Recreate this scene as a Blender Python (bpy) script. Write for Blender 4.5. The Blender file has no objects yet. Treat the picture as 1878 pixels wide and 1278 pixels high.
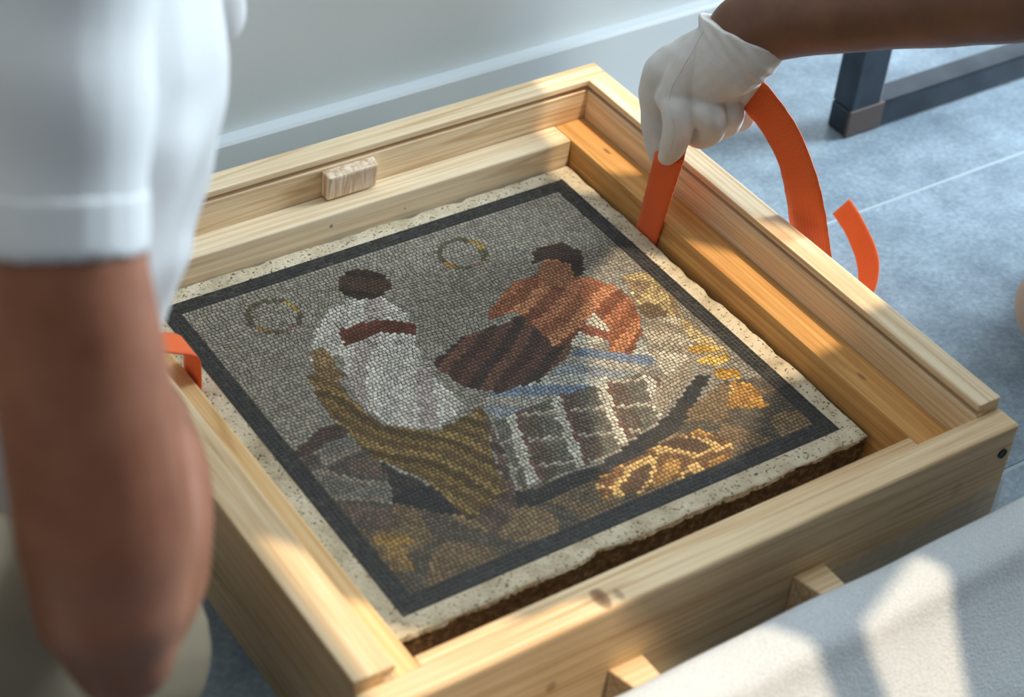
import bpy, bmesh, math, random
import numpy as np
from mathutils import Vector, Matrix
from mathutils.bvhtree import BVHTree

# ------------------------------------------------------------ camera / world / sun
scene = bpy.context.scene
COL = scene.collection
CAM = Vector((-0.50602, -0.77563, 1.23976))
YAW, PITCH, ROLL, FPX = -0.6566, -0.6896, 0.1052, 3621.4
_cy, _sy = math.cos(YAW), math.sin(YAW)
FWD = Vector((-_sy*math.cos(PITCH), _cy*math.cos(PITCH), math.sin(PITCH)))
_r = Vector((_cy, _sy, 0)); _u = _r.cross(FWD)
RGT = _r*math.cos(ROLL) + _u*math.sin(ROLL)
UPV = -_r*math.sin(ROLL) + _u*math.cos(ROLL)
cd = bpy.data.cameras.new('camera'); cam = bpy.data.objects.new('camera', cd); COL.objects.link(cam)
m = Matrix((RGT, UPV, -FWD)).transposed().to_4x4(); m.translation = CAM
cam.matrix_world = m
cd.sensor_width = 36.0; cd.lens = FPX/1878*36.0
cd.clip_start = 0.02
cd.dof.use_dof = True; cd.dof.focus_distance = 1.90; cd.dof.aperture_fstop = 4.0
scene.camera = cam

world = bpy.data.worlds.new('world'); scene.world = world; world.use_nodes = True
bg = world.node_tree.nodes['Background']
bg.inputs[0].default_value = (0.78, 0.91, 1.0, 1); bg.inputs[1].default_value = 2.15

SUN_TRAVEL = Vector((-0.012, 0.018, -0.068)).normalized()
sd = bpy.data.lights.new('sun', 'SUN'); sd.energy = 3.0; sd.angle = math.radians(0.4); sd.color = (1.0, 0.80, 0.56)
sun = bpy.data.objects.new('sun', sd); COL.objects.link(sun)
sun.rotation_euler = SUN_TRAVEL.to_track_quat('-Z', 'Y').to_euler(); sun.location = (1.2, -1.5, 5)

# daylight from the tall window at the right end of the room
ad = bpy.data.lights.new('window_daylight', 'AREA'); ad.shape = 'RECTANGLE'; ad.size = .75; ad.size_y = 1.8; ad.energy = 100; ad.color = (.80, .92, 1.0)
al = bpy.data.objects.new('window_daylight', ad); COL.objects.link(al); al.location = (2.6, .15, 1.2)
al.rotation_euler = Vector((-1, .12, -.3)).to_track_quat('-Z', 'Y').to_euler()

vs = scene.view_settings
vs.view_transform = 'Standard'; vs.look = 'None'; vs.gamma = 1.0; vs.use_curve_mapping = False
vs.exposure = 0.27

random.seed(7); rng = np.random.default_rng(7)

def at(u, v, d):
    """point in the room seen at frame position u,v (1878 x 1278) at distance d along the view axis"""
    return CAM + (FWD + RGT*((u-939)/FPX) - UPV*((v-639)/FPX))*d

# ------------------------------------------------------------ materials
def lin(r, g, b):
    f = lambda c: (c/255/12.92) if c/255 <= .04045 else ((c/255+.055)/1.055)**2.4
    return (f(r), f(g), f(b), 1)

class NT:
    def __init__(s, name):
        s.m = bpy.data.materials.new(name); s.m.use_nodes = True
        s.t = s.m.node_tree; s.b = s.t.nodes['Principled BSDF']
    def n(s, typ, **kw):
        nd = s.t.nodes.new(typ)
        for k, v in kw.items():
            if k in nd.inputs: nd.inputs[k].default_value = v
            else: setattr(nd, k, v)
        return nd
    def l(s, a, b): s.t.links.new(a, b)
    def coord(s, scale=(1, 1, 1), loc=(0, 0, 0), rot=(0, 0, 0)):
        tc = s.n('ShaderNodeTexCoord'); mp = s.n('ShaderNodeMapping')
        mp.inputs['Scale'].default_value = scale; mp.inputs['Location'].default_value = loc
        mp.inputs['Rotation'].default_value = rot
        s.l(tc.outputs['Object'], mp.inputs['Vector']); return mp.outputs['Vector']
    def noise(s, vec, scale, detail=4, rough=.55, dist=0):
        nd = s.n('ShaderNodeTexNoise'); nd.inputs['Scale'].default_value = scale
        nd.inputs['Detail'].default_value = detail; nd.inputs['Roughness'].default_value = rough
        nd.inputs['Distortion'].default_value = dist
        s.l(vec, nd.inputs['Vector']); return nd.outputs['Fac']
    def ramp(s, fac, stops):
        r = s.n('ShaderNodeValToRGB'); e = r.color_ramp.elements
        while len(e) < len(stops): e.new(.5)
        for el, (p, c) in zip(e, stops): el.position = p; el.color = c
        s.l(fac, r.inputs['Fac']); return r.outputs['Color']
    def mix(s, fac, a, b, mode='MIX'):
        mx = s.n('ShaderNodeMix', data_type='RGBA', blend_type=mode)
        for sock, v in ((mx.inputs[0], fac), (mx.inputs[6], a), (mx.inputs[7], b)):
            if hasattr(v, 'links'): s.l(v, sock)
            else: sock.default_value = v
        return mx.outputs[2]
    def bump(s, h, strength=.3, dist=.001):
        bp = s.n('ShaderNodeBump'); bp.inputs['Strength'].default_value = strength; bp.inputs['Distance'].default_value = dist
        s.l(h, bp.inputs['Height']); s.l(bp.outputs['Normal'], s.b.inputs['Normal'])
    def base(s, c):
        if hasattr(c, 'links'): s.l(c, s.b.inputs['Base Color'])
        else: s.b.inputs['Base Color'].default_value = c
    def rough(s, v): s.b.inputs['Roughness'].default_value = v

W, G = (1, 1, 1, 1), (0, 0, 0, 1)
def wood(name, light, dark, axis, seed=0, fine=260, knots=None):
    t = NT(name)
    k = [1, 1, 1]; k[axis] = .02
    v = t.coord(scale=tuple(k), loc=(seed*1.7, seed*.9, seed*2.3))
    k2 = [1, 1, 1]; k2[axis] = .03
    v2 = t.coord(scale=tuple(k2), loc=(seed*.37, seed*1.1, seed*.7))
    f1 = t.noise(v, fine, 3, .6)
    rings = t.noise(v2, 38, 1, .4, .15)
    col = t.ramp(f1, [(.33, dark), (.62, light)])
    w = t.n('ShaderNodeMath', operation='MULTIPLY'); t.l(rings, w.inputs[0]); w.inputs[1].default_value = 34
    sn = t.n('ShaderNodeMath', operation='SINE'); t.l(w.outputs[0], sn.inputs[0])
    bands = t.ramp(sn.outputs[0], [(.0, W), (.78, W), (1.0, (.72, .62, .50, 1))])
    col = t.mix(.6, col, bands, 'MULTIPLY')
    big = t.noise(t.coord(loc=(seed, 0, 0)), 9, 2)
    col = t.mix(.5, col, t.ramp(big, [(.3, (.86, .80, .72, 1)), (.7, W)]), 'MULTIPLY')
    for (kx, ky, kz, kr, ks) in (knots or []):      # knots with a shape of their own
        tc = t.n('ShaderNodeTexCoord'); sub = t.n('ShaderNodeVectorMath', operation='SUBTRACT'); t.l(tc.outputs['Object'], sub.inputs[0]); sub.inputs[1].default_value = (kx, ky, kz)
        ml = t.n('ShaderNodeVectorMath', operation='MULTIPLY'); t.l(sub.outputs[0], ml.inputs[0]); ml.inputs[1].default_value = (1.6 if axis == 1 else 1.5, .55 if axis == 1 else .8, 1.3)
        ln = t.n('ShaderNodeVectorMath', operation='LENGTH'); t.l(ml.outputs[0], ln.inputs[0])
        dv = t.n('ShaderNodeMath', operation='DIVIDE'); t.l(ln.outputs['Value'], dv.inputs[0]); dv.inputs[1].default_value = kr
        col = t.mix(t.ramp(dv.outputs[0], [(.3, (ks, ks, ks, 1)), (.8, (ks*.7, ks*.7, ks*.7, 1)), (1.0, G)]), col, (.14, .055, .02, 1))
    t.base(col); t.rough(.62); t.b.inputs['Specular IOR Level'].default_value = .3
    t.bump(f1, .25, .0006)
    return t.m

PALE, TAN = lin(240, 220, 188), lin(220, 192, 150)
M = {}
M['wood_x'] = wood('pine_along_width', PALE, TAN, 0, 1)
M['wood_y'] = wood('pine_along_depth', PALE, TAN, 1, 2)
M['wood_front'] = wood('pine_front_board', lin(234, 210, 172), lin(208, 174, 130), 0, 5, 240, [(.215, .0145, .1202, .011, .85), (.230, .0105, .1202, .006, .5), (.165, 0, .059, .009, .45), (.60, 0, .07, .012, .18)])
M['wood_back_batten'] = wood('pine_back_batten', lin(240, 224, 194), lin(220, 194, 156), 0, 3, 240, [(.304, .588, .073, .0035, .7), (.39, .588, .066, .002, .6)])
M['wood_left'] = wood('pine_left_board', lin(235, 212, 176), lin(210, 178, 134), 1, 6)
M['wood_orange'] = wood('honey_batten', lin(218, 170, 106), lin(190, 136, 76), 1, 4, 200, [(.617, .555, .0863, .004, .7), (.612, .145, .0863, .004, .6)])
M['wood_left_batten'] = wood('pine_left_batten', lin(232, 198, 148), lin(210, 168, 112), 1, 8, 200)
M['wood_block'] = wood('block_end_grain', lin(246, 232, 212), lin(206, 170, 138), 2, 9, 150)
def plain(name, c, r=.6, spec=.5, metallic=0):
    t = NT(name); t.base(c); t.rough(r); t.b.inputs['Specular IOR Level'].default_value = spec
    t.b.inputs['Metallic'].default_value = metallic; return t.m

t = NT('travertine'); v = t.coord()
c = t.ramp(t.noise(v, 38, 5, .6), [(.3, lin(172, 156, 128)), (.5, lin(206, 192, 164)), (.75, lin(226, 214, 190))])
pits = t.ramp(t.noise(v, 330, 4, .6), [(.0, G), (.36, G), (.42, W)])
c = t.mix(pits, lin(92, 76, 56), c)
stain = t.ramp(t.noise(v, 16, 3, .6), [(.25, (.62, .60, .56, 1)), (.5, W)])
c = t.mix(.8, c, stain, 'MULTIPLY')
t.base(c); t.rough(.9); t.bump(t.noise(v, 330, 4, .6), .8, .0015); M['travertine'] = t.m

t = NT('rough_slab_side'); v = t.coord()
t.base(t.ramp(t.noise(v, 130, 6, .7), [(.25, lin(46, 32, 20)), (.5, lin(104, 78, 52)), (.72, lin(160, 132, 98))]))
t.rough(.95); t.bump(t.noise(v, 180, 6, .7), 1.0, .004); M['slab_side'] = t.m

M['grout'] = plain('dark_grout', lin(76, 68, 56), .9, .2)
M['grout_pale'] = plain('pale_grout', lin(98, 94, 86), .9, .2)
t = NT('tessera_stone'); at_n = t.n('ShaderNodeAttribute', attribute_name='tint')
v = t.coord(); nz = t.noise(v, 700, 2)
t.base(t.mix(.5, at_n.outputs['Color'], t.ramp(nz, [(.3, (.7, .7, .7, 1)), (.7, (1.15, 1.15, 1.15, 1))]), 'MULTIPLY'))
t.rough(.42); t.b.inputs['Specular IOR Level'].default_value = .35; M['tessera'] = t.m

t = NT('slate_tile'); v = t.coord()
n1 = t.noise(v, 14, 6, .65); n2 = t.noise(v, 160, 4, .7)
c = t.ramp(n1, [(.3, lin(106, 122, 135)), (.7, lin(146, 163, 176))])
c = t.mix(.8, c, t.ramp(n2, [(.3, (.62, .64, .66, 1)), (.55, W), (.75, (1.35, 1.35, 1.35, 1))]), 'MULTIPLY')
t.base(c); t.rough(.36); t.bump(n2, .12, .001); M['slate'] = t.m
M['floor_grout'] = plain('pale_floor_grout', lin(158, 172, 180), .8)

t = NT('white_wall_paint'); v = t.coord()
c = t.ramp(t.noise(v, 3, 3), [(.3, lin(212, 219, 220)), (.7, lin(221, 228, 229))])
mk = t.noise(t.coord(scale=(1, 1, 3), rot=(0, .35, 0)), 26, 2, .5)
c = t.mix(t.ramp(mk, [(.0, W), (.215, W), (.23, G)]), c, lin(150, 154, 154))
t.base(c); t.rough(.45); M['wall'] = t.m
M['baseboard'] = plain('baseboard_gloss', lin(214, 222, 226), .3)
M['light_block'] = plain('light_block_dark', lin(62, 46, 33), .8)  # dark brown for the added walls that hold light back
M['sun_mask'] = plain('sun_mask_white', lin(225, 225, 222), .8)

t = NT('black_steel'); v = t.coord()
t.base(t.ramp(t.noise(v, 20, 3), [(.3, lin(58, 63, 70)), (.7, lin(76, 82, 90))])); t.rough(.25)
t.b.inputs['Metallic'].default_value = .85; M['steel'] = t.m
M['steel_weld'] = plain('brown_weld', lin(86, 74, 70), .45, .5, .3)

t = NT('orange_webbing'); 
uv = t.n('ShaderNodeUVMap'); mp = t.n('ShaderNodeMapping'); t.l(uv.outputs[0], mp.inputs['Vector'])
mp.inputs['Scale'].default_value = (1, 1, 1)
wv = t.n('ShaderNodeTexWave', bands_direction='X'); wv.inputs['Scale'].default_value = 160; wv.inputs['Distortion'].default_value = .4
t.l(mp.outputs[0], wv.inputs['Vector'])
wy = t.n('ShaderNodeTexWave', bands_direction='Y'); wy.inputs['Scale'].default_value = 110; t.l(mp.outputs[0], wy.inputs['Vector'])
ww = t.mix(.5, wv.outputs['Color'], wy.outputs['Color'], 'MULTIPLY')
t.base(t.mix(ww, lin(234, 88, 22), lin(255, 122, 44))); t.rough(.7); t.bump(ww, .5, .0006)
t.b.inputs['Sheen Weight'].default_value = .15; M['strap'] = t.m

t = NT('white_cotton_glove'); v = t.coord()
kn = t.noise(v, 1500, 2)
t.base(t.ramp(t.noise(v, 40, 3), [(.3, lin(214, 210, 206)), (.7, lin(228, 225, 221))])); t.rough(.9); t.bump(kn, .25, .0004)
t.b.inputs['Sheen Weight'].default_value = .2; t.b.inputs['Subsurface Weight'].default_value = .05; t.b.inputs['Subsurface Radius'].default_value = (.004, .003, .003); M['glove'] = t.m
M['thread'] = plain('glove_thread', lin(216, 213, 208), .9)

def skin(name, a, b):
    t = NT(name); v = t.coord()
    c = t.ramp(t.noise(v, 16, 4, .6), [(.3, a), (.7, b)])
    t.base(c); t.rough(.5); t.b.inputs['Subsurface Weight'].default_value = .12
    t.b.inputs['Subsurface Radius'].default_value = (.01, .004, .002); t.bump(t.noise(v, 420, 3), .2, .0006)
    return t.m
M['skin_left'] = skin('tanned_skin', lin(150, 92, 66), lin(182, 122, 94))
M['skin_right'] = skin('brown_skin', lin(104, 68, 48), lin(128, 86, 62))

t = NT('white_shirt'); v = t.coord()
t.base(lin(244, 247, 249)); t.rough(.85); t.bump(t.noise(v, 900, 2), .15, .0005); M['shirt'] = t.m
M['shoe'] = plain('dark_shoe', lin(46, 44, 46), .6)
M['tee'] = plain('grey_tee', lin(120, 124, 130), .9)
M['hair'] = plain('dark_hair', lin(34, 26, 22), .6)
M['trousers_pale'] = plain('pale_trousers', lin(176, 162, 152), .9)
M['trousers'] = plain('cream_trousers', lin(152, 140, 118), .9)

t = NT('white_foam'); v = t.coord()
fn = t.noise(v, 520, 3, .6)
t.base(t.ramp(fn, [(.3, lin(190, 195, 199)), (.7, lin(218, 222, 224))])); t.rough(.38); t.bump(fn, .8, .0018)
t.b.inputs['Subsurface Weight'].default_value = .2; t.b.inputs['Subsurface Radius'].default_value = (.012, .012, .012); M['foam'] = t.m
M['tape'] = plain('clear_tape', lin(214, 206, 190), .12); M['tape'].node_tree.nodes['Principled BSDF'].inputs['Alpha'].default_value = .22
M['hole'] = plain('screw_steel', lin(38, 38, 42), .35, .5, .6)

# ------------------------------------------------------------ mesh helpers
def link(name, me, mat, parent=None):
    o = bpy.data.objects.new(name, me); COL.objects.link(o)
    if mat is not None and not me.materials: me.materials.append(mat)
    if parent is not None: o.parent = parent
    return o
def tag(o, label=None, cat=None, group=None, kind=None):
    for k, v in (('label', label), ('category', cat), ('group', group), ('kind', kind)):
        if v: o[k] = v
    return o
def empty(name, label, cat, loc=(0, 0, 0)):
    o = bpy.data.objects.new(name, None); COL.objects.link(o); o.empty_display_size = .05
    return tag(o, label, cat)
def from_py(name, vs_, fs, mat, parent=None, smooth=False):
    me = bpy.data.meshes.new(name); me.from_pydata([tuple(v) for v in vs_], [], fs); me.update()
    bm = bmesh.new(); bm.from_mesh(me); bmesh.ops.recalc_face_normals(bm, faces=bm.faces); bm.to_mesh(me); bm.free()
    if smooth: me.polygons.foreach_set('use_smooth', [True]*len(me.polygons))
    return link(name, me, mat, parent)
def bevel_box(name, lo, hi, mat, parent=None, bev=.0025, seg=2, taper=None):
    bm = bmesh.new()
    bmesh.ops.create_cube(bm, size=1)
    for v in bm.verts:
        v.co = Vector([lo[i]+(hi[i]-lo[i])*(v.co[i]+.5) for i in range(3)])
    if taper: taper(bm)
    if bev: bmesh.ops.bevel(bm, geom=list(bm.edges), offset=bev, segments=seg, affect='EDGES', profile=.6)
    me = bpy.data.meshes.new(name); bm.to_mesh(me); bm.free()
    return link(name, me, mat, parent)
def prism(name, prof, axis, a, b, mat, parent=None, bev=.0015):
    """extrude a closed profile (list of 2D points in the two other axes) along axis from a to b"""
    oth = [i for i in range(3) if i != axis]
    bm = bmesh.new(); rings = []
    for s in (a, b):
        ring = []
        for p in prof:
            c = [0, 0, 0]; c[axis] = s; c[oth[0]] = p[0]; c[oth[1]] = p[1]
            ring.append(bm.verts.new(c))
        rings.append(ring)
    n = len(prof)
    for i in range(n):
        bm.faces.new((rings[0][i], rings[0][(i+1) % n], rings[1][(i+1) % n], rings[1][i]))
    bm.faces.new(rings[0][::-1]); bm.faces.new(rings[1])
    bmesh.ops.recalc_face_normals(bm, faces=bm.faces)
    if bev: bmesh.ops.bevel(bm, geom=list(bm.edges), offset=bev, segments=2, affect='EDGES', profile=.6)
    me = bpy.data.meshes.new(name); bm.to_mesh(me); bm.free()
    return link(name, me, mat, parent)

# ------------------------------------------------------------ the setting
# floor: slate tiles over a pale grout bed
fl = bevel_box('floor', (-2.4, -2.2, -.06), (3.2, 2.4, -.0012), M['floor_grout'], None, 0); tag(fl, 'grey-blue slate tile floor with pale joints', kind='structure')
TX, TY = 1.18, .3875
tile_me = None
ys0 = .43 - 7*TY
for j in range(13):
    for i in range(6):
        x0 = -2.99 + i*TX; y0 = ys0 + j*TY
        if y0 > 2.3 or y0 < -2.4: continue
        if tile_me is None:
            tmp = bevel_box('tile', (0, 0, -.012), (TX-.004, TY-.004, 0), M['slate'], fl, .0008, 1); tile_me = tmp.data; o = tmp
        else:
            o = link('tile', tile_me, None, fl)
        o.location = (x0+.002, y0+.002, 0)
# wall with baseboard
wl = bevel_box('wall_back', (-2.0, .742, -.001), (.96, .86, 2.6), M['wall'], None, .002); tag(wl, 'smooth white painted wall behind the crate', kind='structure')
bb = prism('baseboard_back', [(.7425, 0), (.7265, 0), (.7265, .0975), (.7295, .101), (.7425, .102)], 0, -2.0, .962, M['baseboard'], None, .0006); tag(bb, 'low white baseboard with a bright top edge', kind='structure')
wf = bevel_box('light_block_front', (-2.15, -2.12, -.001), (2.4, -2.0, 6.0), M['light_block'], None, .002); tag(wf, 'added dark wall opposite that blocks low light from the front', kind='structure')  # unseen, added tall and dark to keep the crate's front face dim
wleft = bevel_box('light_block_left', (-2.12, -2.0, -.001), (-2.0, .742, 6.0), M['light_block'], None, .002); tag(wleft, 'added dark side wall that blocks light from the left', kind='structure')  # unseen, added to cut light on the faces turned left
wright = bevel_box('light_block_right', (2.4, -2.12, -.001), (2.52, -.25, 6.0), M['light_block'], None, .002); tag(wright, 'added dark wall beside the window that blocks light from the right', kind='structure')  # unseen, added to close off light reaching the front from the right
# added unseen panel overhead, its openings cut to shape the sun patches
HC = 2.6
sx, sy = -SUN_TRAVEL.x/SUN_TRAVEL.z*-1, -SUN_TRAVEL.y/SUN_TRAVEL.z*-1   # travel per unit of z
def up(p, z=.1):
    h = HC - z
    return (p[0] + SUN_TRAVEL.x/SUN_TRAVEL.z*h, p[1] + SUN_TRAVEL.y/SUN_TRAVEL.z*h)
openings = [
    [(.005, .23), (.006, .20), (.05, .14), (.2295, .0014), (.33, -.035), (.37, -.09), (.39, -.3), (.005, -.3)],
    [(.415, -.09), (.50, -.055), (.52, -.085), (.47, -.3), (.42, -.3)],
    [(.33, .135), (.47, .115), (.57, .178), (.69, .180), (.69, .25), (.645, .325), (.595, .388), (.56, .43), (.50, .40), (.42, .28)],
    [(.575, .525), (.613, .504), (.66, .48), (.66, .66), (.575, .66)],
]
bm = bmesh.new()
def loop(pts):
    vs_ = [bm.verts.new((p[0], p[1], HC)) for p in pts]
    for i in range(len(vs_)): bm.edges.new((vs_[i], vs_[(i+1) % len(vs_)]))
loop([(.0, -1.2), (1.95, -1.2), (1.95, .3), (.0, .3)])
for op in openings: loop([up(p) for p in op])
bmesh.ops.triangle_fill(bm, use_beauty=True, use_dissolve=False, edges=list(bm.edges))
res = bmesh.ops.extrude_face_region(bm, geom=list(bm.faces))
for v in [g for g in res['geom'] if isinstance(g, bmesh.types.BMVert)]: v.co.z += .03
bmesh.ops.recalc_face_normals(bm, faces=bm.faces)
me = bpy.data.meshes.new('sun_mask'); bm.to_mesh(me); bm.free()
ce = link('sun_mask', me, M['sun_mask']); tag(ce, 'added white panel overhead with openings shaped for the sun patches', kind='structure')

# ------------------------------------------------------------ crate
X1, Y1, H = .66, .6463, .1326
TB, TL, TF, ZF, ZL, WL = .0267, .0358, .0262, .1202, .0863, .0315
WR = .0381
cr = empty('wooden_crate', 'open pale pine crate with grooved side boards lying on the slate floor', 'crate')
def grooved(inner, outer):      # profile across the board: (across, z), inner side carries the lid groove
    d = 1 if inner > outer else -1
    g = inner - d*.009
    return [(outer, .0), (inner, .0), (inner, H-.0125), (g, H-.0125), (g, H-.007), (inner, H-.007), (inner, H), (outer, H)]
prism('back_board', grooved(Y1-TB, Y1), 0, 0, X1, M['wood_x'], cr, .0012)
prism('right_board', grooved(X1-TB, X1), 1, TF+.0003, Y1-TB-.0003, M['wood_y'], cr, .0012)
prism('left_board', grooved(TL, 0.), 1, TF+.0003, Y1-TB-.0003, M['wood_left'], cr, .0012)
bevel_box('front_board', (0, 0, 0), (X1+.002, TF, ZF), M['wood_front'], cr, .0035, 3)
bevel_box('base_panel', (TL+.0003, TF+.0003, .001), (X1-TB-.0003, Y1-TB-.0003, .012), M['wood_x'], cr, .0005)
bevel_box('batten', (TL+.0003, Y1-TB-WL, .0123), (X1-TB-WR-.0004, Y1-TB-.0003, ZL+.001), M['wood_back_batten'], cr, .003, 3)
bevel_box('batten', (X1-TB-WR, TF+.0003, .0123), (X1-TB-.0003, Y1-TB-.0003, ZL), M['wood_orange'], cr, .002, 2)
bevel_box('batten', (TL+.0003, TF+.0003, .0123), (TL+.0381, Y1-TB-WL-.0004, ZL), M['wood_left_batten'], cr, .002, 2)
bevel_box('batten', (TL+.0384, TF+.0003, .0123), (X1-TB-WR-.0004, .0605, ZL), M['wood_front'], cr, .002, 2)
# end-grain stop block on the back board
def chop(bm):
    for v in bm.verts:
        if v.co.z < .1 and v.co.y < .61: v.co.y += .004
        if v.co.x > .36 and v.co.y < .61: v.co.x -= .003
bevel_box('stop_block', (.3095, .603, .0895), (.369, Y1-TB-.0002, .1185), M['wood_block'], cr, .0025, 2, chop)
for x0, z1 in ((.222, .047), (.413, .056)):
    def wedge(bm, x0=x0):
        for v in bm.verts:
            if v.co.y < -.01 and v.co.x < x0+.01: v.co.x += .008
    bevel_box('foot_block', (x0, -.03, .001), (x0+.034, -.0004, z1), M['wood_front'], cr, .001, 1, wedge)
# screw in the front board
bm = bmesh.new()
r = bmesh.ops.create_cone(bm, cap_ends=True, segments=20, radius1=.0052, radius2=.0052, depth=.0016)
top = [f for f in bm.faces if f.normal.z > .9][0]
bmesh.ops.inset_individual(bm, faces=[top], thickness=.0012); 
for v in top.verts: v.co.z -= .0007
bmesh.ops.rotate(bm, verts=bm.verts, cent=(0, 0, 0), matrix=Matrix.Rotation(math.pi/2, 3, 'X'))
bmesh.ops.translate(bm, verts=bm.verts, vec=(.6485, -.0006, .0915))
me = bpy.data.meshes.new('screw'); bm.to_mesh(me); bm.free(); link('screw', me, M['hole'], cr)
# torn transparent tape along the lower front right
tv, tf = [], []
n = 34
for i in range(n+1):
    x = .46 + (.6625-.46)*i/n
    top_z = .040 + .018*((i/n)**2) + .002*math.sin(i*.9)+.0012*math.sin(i*2.3)
    for k in range(5):
        z = .012 + (top_z-.012)*k/4
        tv.append((x, -.0008 - abs(random.gauss(0, .0009)), z))
for i in range(n):
    for k in range(4):
        a = i*5+k; tf.append((a, a+5, a+6, a+1))
tape = from_py('packing_tape', tv, tf, M['tape'], cr); md = tape.modifiers.new('t', 'SOLIDIFY'); md.thickness = .0002

# ------------------------------------------------------------ mosaic panel
MX0, MY0, MX1, MY1, MZ = .0824, .0992, .5905, .5855, .0585
mo = empty('mosaic_panel', 'square stone mosaic with dark border and draped figures on travertine slab inside the crate', 'mosaic')
# slab with chipped rim
per = []
step = .0035
def edge_pts(a, b):
    L = math.dist(a, b); k = int(L/step)
    return [(a[0]+(b[0]-a[0])*i/k, a[1]+(b[1]-a[1])*i/k) for i in range(k)]
cs = [(MX0, MY0), (MX1, MY0), (MX1, MY1), (MX0, MY1)]
for i in range(4): per += edge_pts(cs[i], cs[(i+1) % 4])
per = np.array(per); cen = np.array([(MX0+MX1)/2, (MY0+MY1)/2]); n = len(per)
def wob(seed, waves):            # looping random profile: waves = (points per feature, amplitude)
    r = np.random.default_rng(seed); o = np.zeros(n)
    for w_, amp in waves:
        q = r.normal(size=n)
        if w_ > 1:
            kf = np.hanning(w_*2+3); kf /= np.sqrt((kf**2).sum()); q = np.convolve(np.concatenate([q[-w_*2:], q, q[:w_*2]]), kf, 'same')[w_*2:-w_*2]
        o += q*amp
    return o
half = np.array([(MX1-MX0)/2, (MY1-MY0)/2])
def ring(off):                   # negative = inwards, along the nearest side's normal
    q = per-cen; out = q.copy()
    for i in range(n):
        for a in (0, 1):
            e = half[a]-abs(q[i, a])
            if e < .012: out[i, a] = math.copysign(abs(q[i, a])+off[i]*(1-e/.012), q[i, a])
    return out+cen
chips = -.001+wob(3, [(14, .0006), (3, .0004), (1, .0002)]) - np.clip(wob(5, [(4, .0016)])-.001, 0, .005)
rows, zs = [], []
for k, (z, off) in enumerate([(MZ, -.0022), (MZ-.0009, -.0004), (MZ-.005, .0003), (MZ-.009, -.0006), (MZ-.015, -.0012), (MZ-.022, -.0008), (MZ-.03, -.0015), (.018, -.004)]):
    rag = wob(20+k, [(3, .0005), (1, .0005)]) if k > 1 else 0
    rows.append(ring(np.minimum(chips+off+rag, .0012)))
    zs.append(np.full(n, z) + (wob(50+k, [(6, .0010), (1, .0006)]) if 1 < k < 7 else 0))
sv = [(p[0], p[1], z) for r_, zz in zip(rows, zs) for p, z in zip(r_, zz)]
sf, smat = [list(range(n))], [0]
for k in range(len(rows)-1):
    for i in range(n):
        j = (i+1) % n; sf.append((k*n+i, (k+1)*n+i, (k+1)*n+j, k*n+j)); smat.append(0 if k < 2 else 1)
sf.append([(len(rows)-1)*n+i for i in range(n)][::-1]); smat.append(1)
me = bpy.data.meshes.new('stone_slab'); me.from_pydata(sv, [], sf); me.materials.append(M['travertine']); me.materials.append(M['slab_side'])
me.polygons.foreach_set('material_index', smat); me.update()
bm = bmesh.new(); bm.from_mesh(me); bmesh.ops.recalc_face_normals(bm, faces=bm.faces); bm.to_mesh(me); bm.free()
link('stone_slab', me, None, mo)
B0, BW = .0205, .0172            # margin of bare stone, width of dark border
bx0, by0, bx1, by1 = MX0+B0, MY0+B0, MX1-B0, MY1-B0
fx0, fy0, fx1, fy1 = bx0+BW, by0+BW, bx1-BW, by1-BW
bevel_box('mortar_bed', (fx0, fy0, MZ-.002), (fx1, fy1, MZ+.0006), M['grout'], mo, 0)
fr = [(bx0, by0), (bx1, by0), (bx1, by1), (bx0, by1)]; fi = [(fx0, fy0), (fx1, fy0), (fx1, fy1), (fx0, fy1)]
v_ = [(p[0], p[1], z) for z in (MZ-.001, MZ+.0006) for p in fr+fi]
f_ = []
for i in range(4):
    j = (i+1) % 4
    f_ += [(8+i, 8+j, 12+j, 12+i), (i, j, 8+j, 8+i), (4+i, 12+i, 12+j, 4+j), (i, 4+i, 4+j, j)]
from_py('border_bed', v_, f_, M['grout_pale'], mo)

# colour layout of the picture (a plain arrangement of draped figures), in slab coordinates
def zpix(u, v):
    d = FWD + RGT*((u-939)/FPX) - UPV*((v-639)/FPX)
    p = CAM + d*((MZ-CAM.z)/d.z); return (p.x, p.y)
def poly(*pts): return np.array([zpix(*p) for p in pts])
def ell(u, v, a, b, rot=0):
    return poly(*[(u+a*math.cos(k/20*6.283)*math.cos(rot)-b*math.sin(k/20*6.283)*math.sin(rot), v+a*math.cos(k/20*6.283)*math.sin(rot)+b*math.sin(k/20*6.283)*math.cos(rot)) for k in range(20)])
def inside(P, x, y):
    c = False; j = len(P)-1
    for i in range(len(P)):
        if (P[i][1] > y) != (P[j][1] > y) and x < (P[j][0]-P[i][0])*(y-P[i][1])/(P[j][1]-P[i][1])+P[i][0]: c = not c
        j = i
    return c
FIELD = (148, 142, 129)
def wavebands(cols, ang, per_, ph=0, wobble=.004):
    ca, sa = math.cos(ang), math.sin(ang)
    def f(x, y):
        s = (x*ca+y*sa + wobble*math.sin((x*-sa+y*ca)*45+ph))/per_ + ph
        return cols[int(math.floor(s)) % len(cols)]
    return f
def plaid(x, y):
    a = ((x*.93-y*.37)/.046) % 1; b = ((x*.37+y*.93)/.034) % 1
    if a < .22: return (196, 190, 172)
    if a < .30: return (120, 88, 76)
    if b < .16: return (170, 160, 142)
    return (104, 90, 78) if a < .62 else (112, 108, 96)
def mottled(cols, sc):
    def f(x, y):
        s = math.sin(x*sc+2*math.sin(y*sc*.7))+math.sin(y*sc*1.3+1.7*math.sin(x*sc*.6))
        return cols[min(len(cols)-1, max(0, int((s+2)/4*len(cols))))]
    return f
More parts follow.
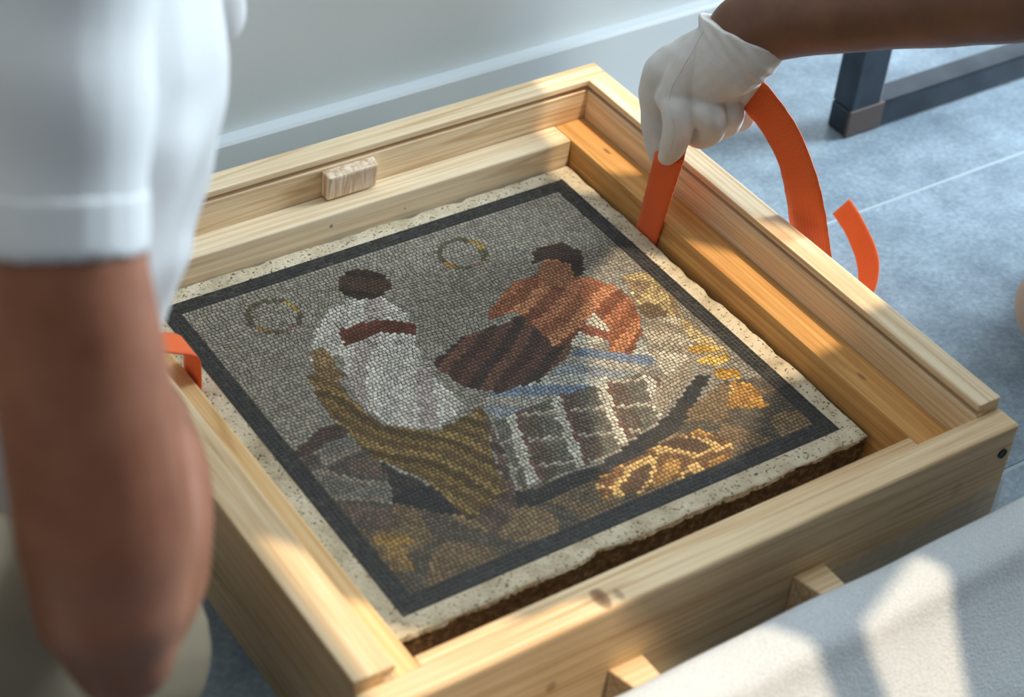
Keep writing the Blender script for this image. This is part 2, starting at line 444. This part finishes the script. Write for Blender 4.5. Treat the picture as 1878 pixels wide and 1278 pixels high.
regions = [
    (poly((575, 935), (700, 905), (955, 900), (1120, 850), (1250, 760), (1330, 700), (1450, 690), (1560, 790), (738, 1140)), mottled([(112, 98, 78), (128, 108, 82), (98, 90, 78), (140, 118, 88)], 40)),
    (poly((700, 850), (800, 900), (960, 905), (1100, 852), (1225, 765), (1275, 690), (1300, 690), (1250, 785), (1120, 870), (970, 930), (830, 945), (690, 920)), mottled([(52, 54, 56), (64, 62, 60)], 60)),
    (poly((545, 835), (620, 790), (690, 830), (720, 900), (712, 975), (640, 965), (590, 900)), mottled([(120, 116, 108), (140, 130, 116), (92, 86, 80), (112, 94, 84)], 70)),
    (poly((540, 830), (575, 795), (640, 765), (655, 790), (600, 815), (550, 840)), mottled([(88, 72, 66), (78, 64, 60)], 60)),
    (ell(720, 990, 40, 14), mottled([(168, 132, 74), (140, 112, 70)], 90)),
    (poly((700, 1000), (745, 1000), (760, 1050), (720, 1050)), mottled([(160, 128, 80), (132, 110, 78)], 90)),
    (poly((905, 770), (1045, 715), (1170, 690), (1250, 700), (1215, 765), (1100, 845), (955, 895)), plaid),
    (poly((870, 745), (930, 705), (1010, 690), (1060, 640), (1120, 645), (1190, 630), (1200, 665), (1110, 705), (1000, 735), (915, 772)), wavebands([(186, 184, 172), (150, 156, 160), (170, 164, 150), (124, 138, 156)], 1.0, .014)),
    (poly((1180, 600), (1235, 575), (1275, 610), (1268, 690), (1215, 762), (1195, 740), (1215, 690), (1190, 650)), mottled([(184, 172, 150), (160, 148, 128), (200, 190, 168)], 60)),
    (poly((1140, 505), (1185, 500), (1240, 545), (1245, 580), (1180, 585), (1165, 555)), mottled([(206, 186, 136), (150, 128, 98), (190, 168, 118), (120, 100, 80)], 85)),
    (poly((1245, 575), (1275, 600), (1340, 650), (1330, 665), (1262, 620)), mottled([(198, 178, 130), (176, 156, 112)], 60)),
    (poly((795, 665), (850, 620), (920, 595), (1000, 560), (1060, 600), (1045, 650), (985, 700), (915, 722), (850, 712)), wavebands([(96, 66, 56), (74, 52, 46), (112, 78, 64), (64, 50, 46)], 2.2, .011)),
    (poly((1045, 600), (1075, 575), (1120, 572), (1128, 615), (1085, 640), (1050, 635)), wavebands([(206, 198, 176), (206, 198, 176), (150, 90, 72)], .6, .012)),
    (poly((940, 520), (985, 505), (1020, 515), (1075, 508), (1130, 525), (1165, 560), (1178, 610), (1160, 650), (1118, 645), (1120, 600), (1085, 575), (1060, 615), (1020, 640), (985, 600), (940, 572), (900, 590), (892, 575)), wavebands([(150, 92, 62), (176, 112, 78), (132, 78, 54), (190, 128, 88)], 1.9, .013)),
    (ell(1022, 500, 34, 28), mottled([(172, 118, 84), (160, 108, 76)], 60)),
    (poly((978, 486), (980, 460), (1025, 447), (1066, 464), (1072, 500), (1056, 512), (1048, 486), (1010, 474)), mottled([(66, 48, 42), (52, 40, 36)], 60)),
    (poly((565, 690), (600, 675), (640, 735), (700, 780), (800, 792), (885, 745), (905, 830), (935, 920), (862, 955), (780, 885), (690, 842), (600, 760)), wavebands([(128, 104, 62), (94, 76, 48), (146, 120, 74), (108, 87, 55)], .55, .0085, .4, .006)),
    (poly((885, 750), (925, 830), (950, 930), (905, 985), (870, 950), (930, 900)), wavebands([(116, 94, 82), (92, 76, 68)], .4, .012)),
    (poly((645, 548), (705, 545), (748, 580), (765, 640), (800, 690), (850, 748), (800, 790), (720, 783), (655, 738), (632, 690), (625, 650), (570, 668), (578, 610), (605, 570)), wavebands([(206, 200, 188), (196, 190, 180), (212, 206, 194), (178, 166, 158)], 2.5, .016)),
    (poly((572, 640), (600, 640), (632, 690), (615, 705), (580, 690)), mottled([(150, 122, 84), (134, 108, 74)], 60)),
    (poly((622, 606), (690, 588), (758, 594), (762, 614), (695, 610), (632, 634)), mottled([(112, 62, 48), (96, 54, 42)], 60)),
    (ell(668, 522, 50, 27), mottled([(64, 48, 42), (50, 40, 36), (74, 56, 48)], 70)),
    (ell(1290, 640, 26, 9), mottled([(202, 158, 74), (222, 184, 104)], 120)), (ell(1308, 662, 30, 10), mottled([(196, 148, 66), (222, 184, 104)], 120)),
    (ell(1332, 688, 28, 10), mottled([(202, 158, 74), (178, 132, 60)], 120)),
    (poly((1338, 700), (1380, 705), (1410, 745), (1375, 752), (1335, 748)), mottled([(206, 156, 76), (176, 130, 70), (222, 184, 112)], 100)),
    (poly((1085, 885), (1170, 835), (1280, 788), (1345, 815), (1335, 850), (1180, 905), (1105, 915)), mottled([(176, 134, 76), (120, 88, 58), (206, 170, 110), (94, 72, 54)], 95)),
]
rings_ = [(zpix(502, 582), .0235), (zpix(847, 466), .0225)]
def colour(x, y):
    for (c, r_) in rings_:
        d = math.hypot(x-c[0], y-c[1])
        if abs(d-r_) < .0030:
            a = math.degrees(math.atan2(y-c[1], x-c[0])) % 360
            if 350 < a or a < 40: return (170, 140, 78)
            if 190 < a < 225: return (160, 120, 70)
            if 265 < a < 300: return (150, 118, 106)
            return (98, 92, 72)
    for P, f in reversed(regions):
        if bb_in(P, x, y) and inside(P, x, y): return f(x, y)
    return FIELD
def bb_in(P, x, y): return P[:, 0].min() < x < P[:, 0].max() and P[:, 1].min() < y < P[:, 1].max()

quads = []      # (4 corners, colour)
h = .0040
def wavy(x, y): return .0016*math.sin(x*38+3*math.sin(y*11))+.0011*math.sin(x*90+y*60)
def wavx(x, y): return .0012*math.sin(y*52+2.5*math.sin(x*14))
def in_f(x, y, m_=.0002):
    return (min(max(x, fx0+m_), fx1-m_), min(max(y, fy0+m_), fy1-m_))
gap = .00036
y = fy0
nr = int(round((fy1-fy0)/h)); hh = (fy1-fy0)/nr
for j in range(nr):
    x = fx0 - random.random()*h
    while x < fx1:
        w_ = h*random.uniform(.82, 1.3)
        xa, xb = max(x, fx0), min(x+w_, fx1)
        x += w_
        if xb-xa < .0012: continue
        ya, yb = fy0+j*hh, fy0+(j+1)*hh
        q = []
        for (px, py, dx, dy) in ((xa, ya, gap, gap), (xb, ya, -gap, gap), (xb, yb, -gap, -gap), (xa, yb, gap, -gap)):
            jx, jy = random.uniform(-.0003, .0003), random.uniform(-.0003, .0003)
            fade = min(1, (py-fy0)/.02, (fy1-py)/.02); fade2 = min(1, (px-fx0)/.02, (fx1-px)/.02)
            q.append(in_f(px+dx+jx+wavx(px, py)*max(0, fade2), py+dy+jy+wavy(px, py)*max(0, fade)))
        cx_, cy_ = (xa+xb)/2, (ya+yb)/2
        quads.append((q, colour(cx_, cy_+wavy(cx_, cy_))))
# dark border, four courses on each side
nc = 4; bh = BW/nc
for side in range(4):
    for k in range(nc):
        i0, i1 = k*bh, (k+1)*bh
        L = (bx1-bx0) if side % 2 == 0 else (by1-by0)
        s = i0
        end = L-i0-(bh if True else 0)
        while s < end-.0008:
            e = min(end, s+bh*random.uniform(.85, 1.35))
            if end-e < .002: e = end
            lo, hi = i0+gap*1.15, i1-gap*1.15
            def mp(a, b):
                return {0: (bx0+a, by0+b), 1: (bx1-b, by0+a), 2: (bx1-a, by1-b), 3: (bx0+b, by1-a)}[side]
            jt = lambda: random.uniform(-.00025, .00025)
            q = [mp(s+gap+jt(), lo+jt()), mp(e-gap+jt(), lo+jt()), mp(e-gap+jt(), hi+jt()), mp(s+gap+jt(), hi+jt())]
            quads.append((q, (47, 48, 49) if random.random() > .08 else (64, 64, 64)))
            s = e
def area(q): 
    return .5*abs(sum(q[i][0]*q[(i+1) % 4][1]-q[(i+1) % 4][0]*q[i][1] for i in range(4)))
def seen(q):
    c = Vector((sum(p[0] for p in q)/4, sum(p[1] for p in q)/4, MZ)); d = c-CAM
    return area(q)/(d.dot(FWD)**2)
order = sorted(range(len(quads)), key=lambda i: -seen(quads[i][0]))
single = set(order[:300])
def tess_geo(q, colr):
    z0, z1 = MZ+.0004, MZ+.00105+random.uniform(-.0001, .00012)
    tl = [random.uniform(-.00009, .00009) for _ in range(4)]
    ch = .00022
    cx_, cy_ = sum(p[0] for p in q)/4, sum(p[1] for p in q)/4
    vs_ = [(p[0], p[1], z0) for p in q] + [(p[0]+(cx_-p[0])*.06, p[1]+(cy_-p[1])*.06, z1+t_) for p, t_ in zip(q, tl)]
    fs = [(4, 5, 6, 7), (0, 1, 5, 4), (1, 2, 6, 5), (2, 3, 7, 6), (3, 0, 4, 7)]
    k = random.uniform(.86, 1.12)
    c = [min(255, max(0, ch_*k+random.uniform(-2, 2))) for ch_ in colr]
    return vs_, fs, lin(*c)
def tess_obj(name, lst):
    V, Fc, Cl = [], [], []
    for q, c in lst:
        v_, f_, cl = tess_geo(q, c); b = len(V); V += v_; Fc += [tuple(b+i for i in f) for f in f_]; Cl += [cl]*5
    me = bpy.data.meshes.new(name); me.from_pydata(V, [], Fc); me.update()
    a = me.attributes.new('tint', 'FLOAT_COLOR', 'FACE')
    a.data.foreach_set('color', np.array(Cl, dtype=np.float32).ravel())
    return link(name, me, M['tessera'], mo)
for i in sorted(single): tess_obj('tessera', [quads[i]])
so = tess_obj('tesserae', [quads[i] for i in range(len(quads)) if i not in single]); so['kind'] = 'stuff'

# ------------------------------------------------------------ table
tb = empty('steel_table', 'black steel table on square tube sled legs beside the white wall', 'table')
ty0, ty1 = .5475, .5805
def tube_box(name, lo, hi, mat=None): return bevel_box(name, lo, hi, mat or M['steel'], tb, .0025, 2)
for yy in (0, .62):
    tube_box('leg', (.967, ty0+yy, .036), (1.013, ty1+yy, .70))
    tube_box('rail', (.967, ty0+yy, .0005), (2.25, ty1+yy, .0352))
    tube_box('leg', (2.204, ty0+yy, .036), (2.25, ty1+yy, .70))
    bevel_box('corner_weld', (.9665, ty0+yy-.0004, .001), (1.02, ty0+yy+.004, .0362), M['steel_weld'], tb, .0006, 1)
bevel_box('table_top', (.93, .50, .70), (2.29, 1.24, .735), M['steel'], tb, .003)

# ------------------------------------------------------------ foam
prof = [(-.040, .002), (-.040, .068), (-.042, .078), (-.048, .083), (-.080, .080), (-.090, .075), (-.097, .066), (-.104, .059), (-.125, .043), (-.150, .025), (-.170, .012), (-.178, .004), (-.174, .001), (-.05, .001)]
xs_ = np.linspace(-.02, .86, 60)
fv, ff = [], []
for i, x in enumerate(xs_):
    for k, (yy, zz) in enumerate(prof):
        top_ = 1 if zz > .01 else 0
        fv.append((x, yy+.0015*math.sin(x*21+k*.3)*top_, max(.0008, zz+top_*(.0018*math.sin(x*13+1)+.001*math.sin(x*47+k)))))
n_ = len(prof)
for i in range(len(xs_)-1):
    for k in range(n_): ff.append((i*n_+k, i*n_+(k+1) % n_, (i+1)*n_+(k+1) % n_, (i+1)*n_+k))
ff.append(list(range(n_))); ff.append([(len(xs_)-1)*n_+k for k in range(n_)][::-1])
fo = from_py('foam_sheet', fv, ff, M['foam'], None, True)
md = fo.modifiers.new('s', 'SUBSURF'); md.levels = 1; md.render_levels = 1
tag(fo, 'thick white packing foam lying in front of the crate', 'foam')

# ------------------------------------------------------------ soft bodies from tapered limbs
def chain_geo(bm, pts, segs=20, flat0=False, flat1=False, squash=None):
    """pts: list of (Vector, radius); smooth tapered tube with rounded ends. squash=(axis, factor)"""
    P = [Vector(p[0]) for p in pts]; R = [p[1] for p in pts]
    # catmull-rom densify
    D, RR = [], []
    for i in range(len(P)-1):
        p0, p1, p2, p3 = P[max(i-1, 0)], P[i], P[i+1], P[min(i+2, len(P)-1)]
        for s in range(6):
            t_ = s/6
            D.append(.5*((2*p1)+(p2-p0)*t_+(2*p0-5*p1+4*p2-p3)*t_*t_+(3*p1-p0-3*p2+p3)*t_**3)); RR.append(R[i]+(R[i+1]-R[i])*(t_*t_*(3-2*t_)))
    D.append(P[-1]); RR.append(R[-1])
    tan = [(D[min(i+1, len(D)-1)]-D[max(i-1, 0)]).normalized() for i in range(len(D))]
    nrm = tan[0].orthogonal().normalized(); rings = []
    if not flat0:
        for a in (80, 55, 30): rings.append((D[0]-tan[0]*RR[0]*math.sin(math.radians(a)), RR[0]*math.cos(math.radians(a)), tan[0]))
    rings += list(zip(D, RR, tan))
    if not flat1:
        for a in (30, 55, 80): rings.append((D[-1]+tan[-1]*RR[-1]*math.sin(math.radians(a)), RR[-1]*math.cos(math.radians(a)), tan[-1]))
    prev = None; first = None
    for c, r_, t_ in rings:
        nrm = (nrm-t_*nrm.dot(t_)).normalized(); bn = t_.cross(nrm); ring_ = []
        for k in range(segs):
            a = k/segs*2*math.pi; off = (nrm*math.cos(a)+bn*math.sin(a))*r_
            if squash: ax, fct = squash; off = off-ax*off.dot(ax)*(1-fct)
            ring_.append(bm.verts.new(c+off))
        if prev:
            for k in range(segs): bm.faces.new((prev[k], prev[(k+1) % segs], ring_[(k+1) % segs], ring_[k]))
        else: first = ring_
        prev = ring_
    bm.faces.new(first[::-1]); bm.faces.new(prev)
def soft(name, chains, voxel, smooth_it, mat, parent=None, push=None):
    bm = bmesh.new()
    for ch in chains:
        if isinstance(ch, dict): chain_geo(bm, **ch)
        else: chain_geo(bm, ch)
    bmesh.ops.recalc_face_normals(bm, faces=bm.faces)
    me = bpy.data.meshes.new(name); bm.to_mesh(me); bm.free()
    o = bpy.data.objects.new('tmp', me); COL.objects.link(o)
    rm = o.modifiers.new('r', 'REMESH'); rm.mode = 'VOXEL'; rm.voxel_size = voxel
    if smooth_it: sm = o.modifiers.new('s', 'SMOOTH'); sm.iterations = smooth_it; sm.factor = .5
    dg = bpy.context.evaluated_depsgraph_get(); dg.update()
    out = bpy.data.meshes.new_from_object(o.evaluated_get(dg)); out.name = name
    bpy.data.objects.remove(o); bpy.data.meshes.remove(me)
    if push:
        bm = bmesh.new(); bm.from_mesh(out); bm.normal_update()
        mv = [(v, v.normal*push(v.co)) for v in bm.verts]
        for v, d in mv: v.co += d
        bm.to_mesh(out); bm.free()
    out.materials.clear(); out.materials.append(mat)
    out.polygons.foreach_set('use_smooth', [True]*len(out.polygons))
    return link(name, out, mat, parent)

# ---- person reaching in from the table side: bare forearm, cotton glove gripping the strap
arm = [(at(1348, 84, 1.874), .032), (at(1374, 54, 1.866), .0365), (at(1455, 33, 1.850), .0375), (at(1600, 12, 1.82), .041), (at(1760, -8, 1.78), .046), (at(1900, -30, 1.74), .050), (at(2080, -90, 1.70), .046), (at(2150, -260, 1.70), .052), (at(2200, -520, 1.70), .062), (at(2300, -640, 1.75), .07)]
hand_core = [(at(1352, 72, 1.870), .022), (at(1310, 110, 1.885), .021), (at(1265, 165, 1.90), .015)]
def head_chains(neck, c, face):
    c, face = Vector(c), Vector(face).normalized(); side = face.cross(Vector((0, 0, 1))).normalized(); crown = side.cross(face).normalized()
    return [[(Vector(neck), .058), (c-crown*.075-face*.02, .052)],
            [(c-crown*.055+face*.028, .052), (c-crown*.01+face*.012, .072), (c+crown*.03-face*.008, .078)],
            [(c+crown*.012+face*.082, .008), (c-crown*.022+face*.098, .014)],                       # nose
            [(c+side*.026-crown*.055+face*.075, .008), (c-side*.026-crown*.055+face*.075, .008)],   # lips
            [(c+side*.033+crown*.028+face*.070, .011), (c-side*.033+crown*.028+face*.070, .011)],   # brow
            [(c+side*.076+crown*.01, .012), (c+side*.079-crown*.03, .010)], [(c-side*.076+crown*.01, .012), (c-side*.079-crown*.03, .010)]]
def hair(parent, c, face):
    c, face = Vector(c), Vector(face).normalized(); side = face.cross(Vector((0, 0, 1))).normalized(); crown = side.cross(face).normalized()
    soft('hair', [[(c+crown*.045-face*.012, .076), (c+crown*.02-face*.030, .072), (c-crown*.03-face*.045, .055)]], .006, 3, M['hair'], parent)
    for s_ in (1, -1): soft('eye', [[(c+side*.03*s_+crown*.012+face*.072, .008), (c+side*.034*s_+crown*.012+face*.071, .008)]], .002, 1, M['hair'], parent)
pr = soft('person', [arm, hand_core, [((1.10, .22, .67), .07), ((1.16, .16, .60), .10), ((1.30, .05, .42), .10)], [((1.14, .14, .66), .06), ((1.12, .02, .64), .055), ((1.06, -.12, .48), .046), ((1.10, -.02, .34), .036), ((1.14, .05, .28), .034)]]
          + head_chains((1.09, .21, .73), (.985, .245, .865), (-.84, 0, -.55)), .004, 6, M['skin_right'])
tag(pr, 'bare brown forearm reaching over the crate with a gloved hand pulling the strap up', 'person')
def glove_push(co):
    a = at(1287, 22, 1.86); 
    axis = (at(1225, 180, 1.90)-at(1365, 66, 1.862)).normalized()
    s = (co-at(1365, 66, 1.862)).dot(axis)
    w_ = max(0, 1-abs(s-.006)/.03)
    return .0007*math.sin(s*560+20*co.y)*w_ + .0003*math.sin(co.x*260+co.z*180)
gl = [
    dict(pts=[(at(1364, 60, 1.864), .0455), (at(1353, 82, 1.868), .0440), (at(1335, 105, 1.874), .0400), (at(1310, 128, 1.884), .034)], flat0=True, squash=(FWD, .80)),
    [(at(1318, 84, 1.872), .022), (at(1270, 118, 1.884), .0225), (at(1236, 178, 1.897), .0185)],
    [(at(1350, 90, 1.872), .022), (at(1318, 135, 1.884), .0215), (at(1285, 188, 1.898), .0175)],
    [(at(1375, 105, 1.872), .020), (at(1345, 140, 1.886), .018), (at(1322, 182, 1.904), .016)],
    [(at(1388, 112, 1.876), .016), (at(1368, 145, 1.892), .015), (at(1352, 180, 1.912), .0135)],
    [(at(1290, 130, 1.886), .022), (at(1262, 176, 1.901), .0165)],
    [(at(1330, 140, 1.888), .020), (at(1306, 178, 1.905), .0150)],
    # thumb
    [(at(1296, 84, 1.885), .020), (at(1225, 128, 1.902), .0215), (at(1205, 165, 1.915), .0180), (at(1201, 212, 1.930), .0140), (at(1203, 256, 1.940), .0125), (at(1207, 284, 1.946), .0095)],
]
fingers = [
    [(at(1238, 176, 1.897), .0175), (at(1242, 205, 1.891), .0158), (at(1243, 236, 1.898), .0150), (at(1236, 264, 1.912), .0136), (at(1224, 286, 1.924), .0100)],
    [(at(1286, 186, 1.898), .016), (at(1300, 210, 1.892), .0158), (at(1304, 234, 1.904), .0150), (at(1290, 248, 1.922), .0135), (at(1268, 246, 1.94), .011)],
    [(at(1326, 182, 1.906), .0145), (at(1338, 206, 1.904), .0142), (at(1337, 224, 1.920), .0128), (at(1318, 240, 1.940), .0105)],
    [(at(1352, 180, 1.916), .0125), (at(1367, 204, 1.92), .0115), (at(1362, 220, 1.936), .0105), (at(1344, 228, 1.95), .0095)],
]
glove = soft('glove', gl+fingers, .0016, 5, M['glove'], pr, glove_push)
glove['label'] = 'white cotton glove'
# cuff hem and stitched seams lying on the glove
bm = bmesh.new(); bm.from_mesh(glove.data); bvh = BVHTree.FromBMesh(bm)
def on_glove(u, v):
    d = (at(u, v, 1)-CAM).normalized(); hit = bvh.ray_cast(CAM, d)
    return (hit[0], hit[1]) if hit[0] else (None, None)
def seam(name, line, r_, dashes):
    sb = bmesh.new(); k = 0
    for i in range(len(line)-1):
        a, b = line[i], line[i+1]; L = math.dist(a, b); m_ = max(1, int(L/dashes))
        for s in range(m_):
            u0, v0 = a[0]+(b[0]-a[0])*s/m_, a[1]+(b[1]-a[1])*s/m_
            u1, v1 = a[0]+(b[0]-a[0])*(s+.72)/m_, a[1]+(b[1]-a[1])*(s+.72)/m_
            p, n0 = on_glove(u0, v0); q, n1 = on_glove(u1, v1)
            if p is None or q is None: continue
            chain_geo(sb, [(p+n0*r_*.1, r_), (q+n1*r_*.1, r_)], 6)
    me = bpy.data.meshes.new(name); sb.to_mesh(me); sb.free()
    if len(me.vertices): link(name, me, M['thread'], glove)
seam('stitching', [(1290, 58), (1272, 90), (1252, 125), (1232, 160), (1226, 185)], .0005, 4.5)
seam('stitching', [(1226, 190), (1232, 215), (1238, 240), (1232, 270), (1220, 290)], .00035, 5)
bm.free()

# ---- person leaning in from the crate's left: white shirt, tanned arm, cream trousers
shoulder = at(95, -190, 1.06)
ua = [(shoulder, .052), (at(95, 120, 1.07), .050), (at(108, 440, 1.085), .0475), (at(150, 700, 1.11), .050), (at(190, 950, 1.135), .052), (at(205, 1110, 1.15), .046), (at(222, 1195, 1.16), .033)]
fa = [(at(215, 1170, 1.165), .036), (at(255, 1040, 1.20), .043), (at(262, 900, 1.26), .0445), (at(245, 790, 1.37), .041), (at(215, 720, 1.48), .032), (at(195, 692, 1.58), .027)]
torso_core = [(at(-60, -400, 1.22), .11), (at(-70, 100, 1.26), .135), (at(-60, 420, 1.27), .115), (at(-60, 720, 1.30), .10), (at(-20, 980, 1.40), .10)]
pl = soft('person', head_chains((-.10, .355, .71), (-.035, .43, .835), (.70, .1, -.70)) + [ua, fa, dict(pts=torso_core), [(shoulder, .05), (at(-60, -200, 1.22), .07)]], .005, 5, M['skin_left'])
tag(pl, 'person in white shirt crouching beside the crate, bare tanned arm bent at elbow', 'person')
hair(pl, (-.035, .43, .835), (.70, .1, -.70))
def folds(co):
    q = co-CAM; d = q.dot(FWD); u = 939+FPX*q.dot(RGT)/d; v = 639-FPX*q.dot(UPV)/d
    if u < 250 or d < 1.12: return .0012*math.sin(co.z*60+co.x*40)
    k = min(1, max(0, (v-150)/180)); s = (u-300)*.052+(v-300)*.024
    return .0045*k*math.sin(s)+.002*math.sin(s*.43+1)
px = 1.25/FPX
def tor(edge, v, r_, d): return (at(edge-r_/d*FPX, v, d), r_)
shirt = soft('shirt', [
    dict(pts=[tor(405, -420, .14, 1.24), tor(400, -150, .150, 1.25), tor(412, 120, .158, 1.26), tor(402, 260, .156, 1.26), tor(352, 420, .142, 1.26), tor(292, 550, .126, 1.27), tor(215, 680, .118, 1.28), tor(150, 820, .12, 1.31)]),
    dict(pts=[(at(60, -330, 1.12), .07), (at(92, -190, 1.065), .060), (at(100, 100, 1.068), .0545), (at(105, 330, 1.078), .0500), (at(108, 461, 1.085), .0485)], flat1=True),
    [(at(250, -170, 1.30), .06), (at(330, -60, 1.36), .042), (at(372, 15, 1.40), .030)],
], .004, 4, M['shirt'], pl, folds)
hem = soft('sleeve_hem', [dict(pts=[(at(105, 345, 1.079), .0502), (at(106.5, 400, 1.082), .0500), (at(108, 462, 1.085), .0496)], flat0=True, flat1=True)], .003, 2, M['shirt'], shirt)
glove_l = soft('glove', [
    [(at(220, 735, 1.46), .036), (at(205, 705, 1.54), .033), (at(192, 690, 1.585), .034), (at(180, 680, 1.61), .026)],
    [(at(215, 684, 1.60), .014), (at(222, 690, 1.63), .0125), (at(214, 708, 1.65), .011)],
    [(at(200, 672, 1.61), .014), (at(208, 678, 1.64), .0125), (at(198, 698, 1.66), .011)],
    [(at(180, 664, 1.61), .014), (at(186, 664, 1.645), .0125), (at(178, 686, 1.66), .011)],
    [(at(160, 662, 1.61), .012), (at(164, 660, 1.64), .011), (at(158, 682, 1.655), .010)],
    [(at(220, 715, 1.58), .014), (at(238, 720, 1.60), .012), (at(240, 728, 1.62), .010)],
], .0025, 4, M['glove'], pl)
tr = soft('trousers', [
    [((-.36, .12, .36), .12), ((-.27, .10, .26), .10), ((-.155, .13, .15), .082), ((-.128, .20, .10), .064), ((-.125, .23, .075), .058)],
    [((-.125, .23, .070), .056), ((-.16, .02, .066), .056), ((-.22, -.20, .055), .045)],
    [((-.42, .14, .36), .11), ((-.52, .40, .34), .085), ((-.50, .52, .2), .06), ((-.50, .52, .06), .055)],
    [((-.36, .12, .36), .12), ((-.45, .10, .36), .12)],
], .006, 4, M['trousers'], pl)
knee = at(1958, 560, 1.935); knee.z = max(knee.z, .056)
soft('trousers', [
    [((1.32, .04, .36), .125), ((1.20, .08, .26), .088), ((1.06, .14, .14), .066), (knee, .052)],
    [(knee, .050), ((1.16, .22, .058), .052), ((1.42, .20, .050), .042)],
    [((1.38, .06, .36), .12), ((1.42, -.20, .36), .085), ((1.30, -.34, .30), .065), ((1.34, -.32, .06), .05)],
    [((1.32, .04, .36), .125), ((1.40, .04, .36), .12)],
], .006, 4, M['trousers_pale'], pr)
tee = soft('shirt', [
    [((1.34, .03, .40), .130), ((1.25, .09, .52), .135), ((1.15, .17, .62), .130), ((1.10, .21, .68), .10)],
    dict(pts=[((1.10, .22, .66), .085), (at(2300, -640, 1.75), .076), (at(2200, -520, 1.70), .068), (at(2165, -330, 1.70), .062)], flat1=True),
    [((1.14, .14, .66), .085), ((1.12, .02, .64), .075), ((1.08, -.08, .54), .064)],
], .006, 4, M['tee'], pr)
soft('shoe', [[((1.36, -.32, .052), .046), ((1.26, -.34, .042), .040), ((1.17, -.36, .038), .034)]], .005, 3, M['shoe'], pr)
soft('shoe', [[((1.44, .20, .052), .046), ((1.54, .19, .046), .040), ((1.56, .19, .06), .036)]], .005, 3, M['shoe'], pr)
soft('glove', [[((1.10, -.02, .335), .039), ((1.15, .06, .275), .040), ((1.16, .10, .245), .034)]] + [[((1.145+.016*k, .09, .255), .013), ((1.13+.018*k, .135, .225), .0115), ((1.12+.018*k, .16, .19), .0105)] for k in range(4)] + [[((1.13, .06, .26), .015), ((1.095, .09, .235), .012)]], .003, 4, M['glove'], pr)
hair(pr, (.985, .245, .865), (-.84, 0, -.55))

# ------------------------------------------------------------ strap: one webbing band running under the slab
YS = .447
sp = []          # (centre, half width vector)
def S(x, y, z, wx=0, wy=.0165, wz=0): sp.append((Vector((x, y, z)), Vector((wx, wy, wz))))
def E(l, r_): sp.append(((l+r_)/2, (l-r_)/2))
S(-.012, .440, .004); S(-.010, .440, .05); S(-.009, .440, .11); S(-.003, .440, .1365); S(.016, .440, .1405); S(.036, .440, .139)
S(.055, .440, .129); S(.070, .440, .121); S(.0770, .440, .112); S(.0785, .441, .09); S(.0780, .442, .06); S(.0770, .443, .03); S(.081, .444, .0158); S(.10, .445, .0150)
S(.57, .447, .0150); S(.589, .447, .0158); S(.5935, .447, .03); S(.5930, .447, .052)
pl_, pr_ = at(1200, 288, 1.936), at(1252, 300, 1.918)
for t_ in (.3, .55, .8, 1.0): sp.append((Vector((.5930, .447, .052)).lerp((pl_+pr_)/2, t_), Vector((0, .0165, 0)).lerp((pl_-pr_)/2, t_)))
E(at(1212, 245, 1.935), at(1268, 250, 1.925)); E(at(1250, 205, 1.925), at(1296, 195, 1.915)); E(at(1300, 185, 1.912), at(1340, 160, 1.900))
E(at(1346, 172, 1.905), at(1388, 142, 1.888)); E(at(1368, 205, 1.905), at(1428, 182, 1.888)); E(at(1400, 245, 1.908), at(1462, 232, 1.888)); E(at(1428, 300, 1.912), at(1490, 298, 1.89)); E(at(1442, 360, 1.926), at(1508, 362, 1.897)); E(at(1450, 420, 1.950), at(1518, 420, 1.915)); E(at(1456, 475, 1.995), at(1526, 478, 1.955))
S(.712, .298, .03, .004, .0165); S(.722, .297, .006, .003, .0165); S(.745, .30, .0022, .002, .0165); S(.775, .303, .003, .004, .0160)
E(at(1568, 552, 2.052), at(1594, 556, 2.045)); E(at(1574, 520, 2.060), at(1610, 514, 2.052)); E(at(1570, 478, 2.068), at(1611, 468, 2.06)); E(at(1550, 428, 2.077), at(1588, 412, 2.07)); E(at(1527, 392, 2.082), at(1559, 364, 2.078))
pts = []
for i in range(len(sp)-1):
    p0, p1, p2, p3 = sp[max(i-1, 0)], sp[i], sp[i+1], sp[min(i+2, len(sp)-1)]
    straight = (p2[0]-p1[0]).length > .2
    for s in range(1 if straight else 6):
        t_ = s/6
        cr_ = lambda a, b, c, d: .5*((2*b)+(c-a)*t_+(2*a-5*b+4*c-d)*t_*t_+(3*b-a-3*c+d)*t_**3)
        near = (p1[0]-p0[0]).length > .2 or (p3[0]-p2[0]).length > .2
        c = p1[0].lerp(p2[0], t_) if near else cr_(p0[0], p1[0], p2[0], p3[0])
        pts.append((c, p1[1].lerp(p2[1], t_*t_*(3-2*t_))))
pts.append(sp[-1])
sv, sf, uvs = [], [], []
dist = 0; NW = 6
for i, (c, w_) in enumerate(pts):
    if i: dist += (c-pts[i-1][0]).length
    rag = 1+random.uniform(-.02, .02)
    for k in range(NW+1):
        sv.append(c+w_*rag*(k/NW*2-1)); uvs.append((dist, k/NW*.034))
for i in range(len(pts)-1):
    for k in range(NW):
        a = i*(NW+1)+k; sf.append((a, a+1, a+NW+2, a+NW+1))
me = bpy.data.meshes.new('strap'); me.from_pydata([tuple(v) for v in sv], [], sf); me.update()
uvl = me.uv_layers.new(name='UVMap')
for lp in me.loops: uvl.data[lp.index].uv = uvs[lp.vertex_index]
me.polygons.foreach_set('use_smooth', [True]*len(me.polygons))
st = link('webbing_strap', me, M['strap'])
md = st.modifiers.new('t', 'SOLIDIFY'); md.thickness = .0014; md.offset = 0
tag(st, 'bright orange webbing strap slung under the mosaic and pulled up by the gloved hand', 'strap')
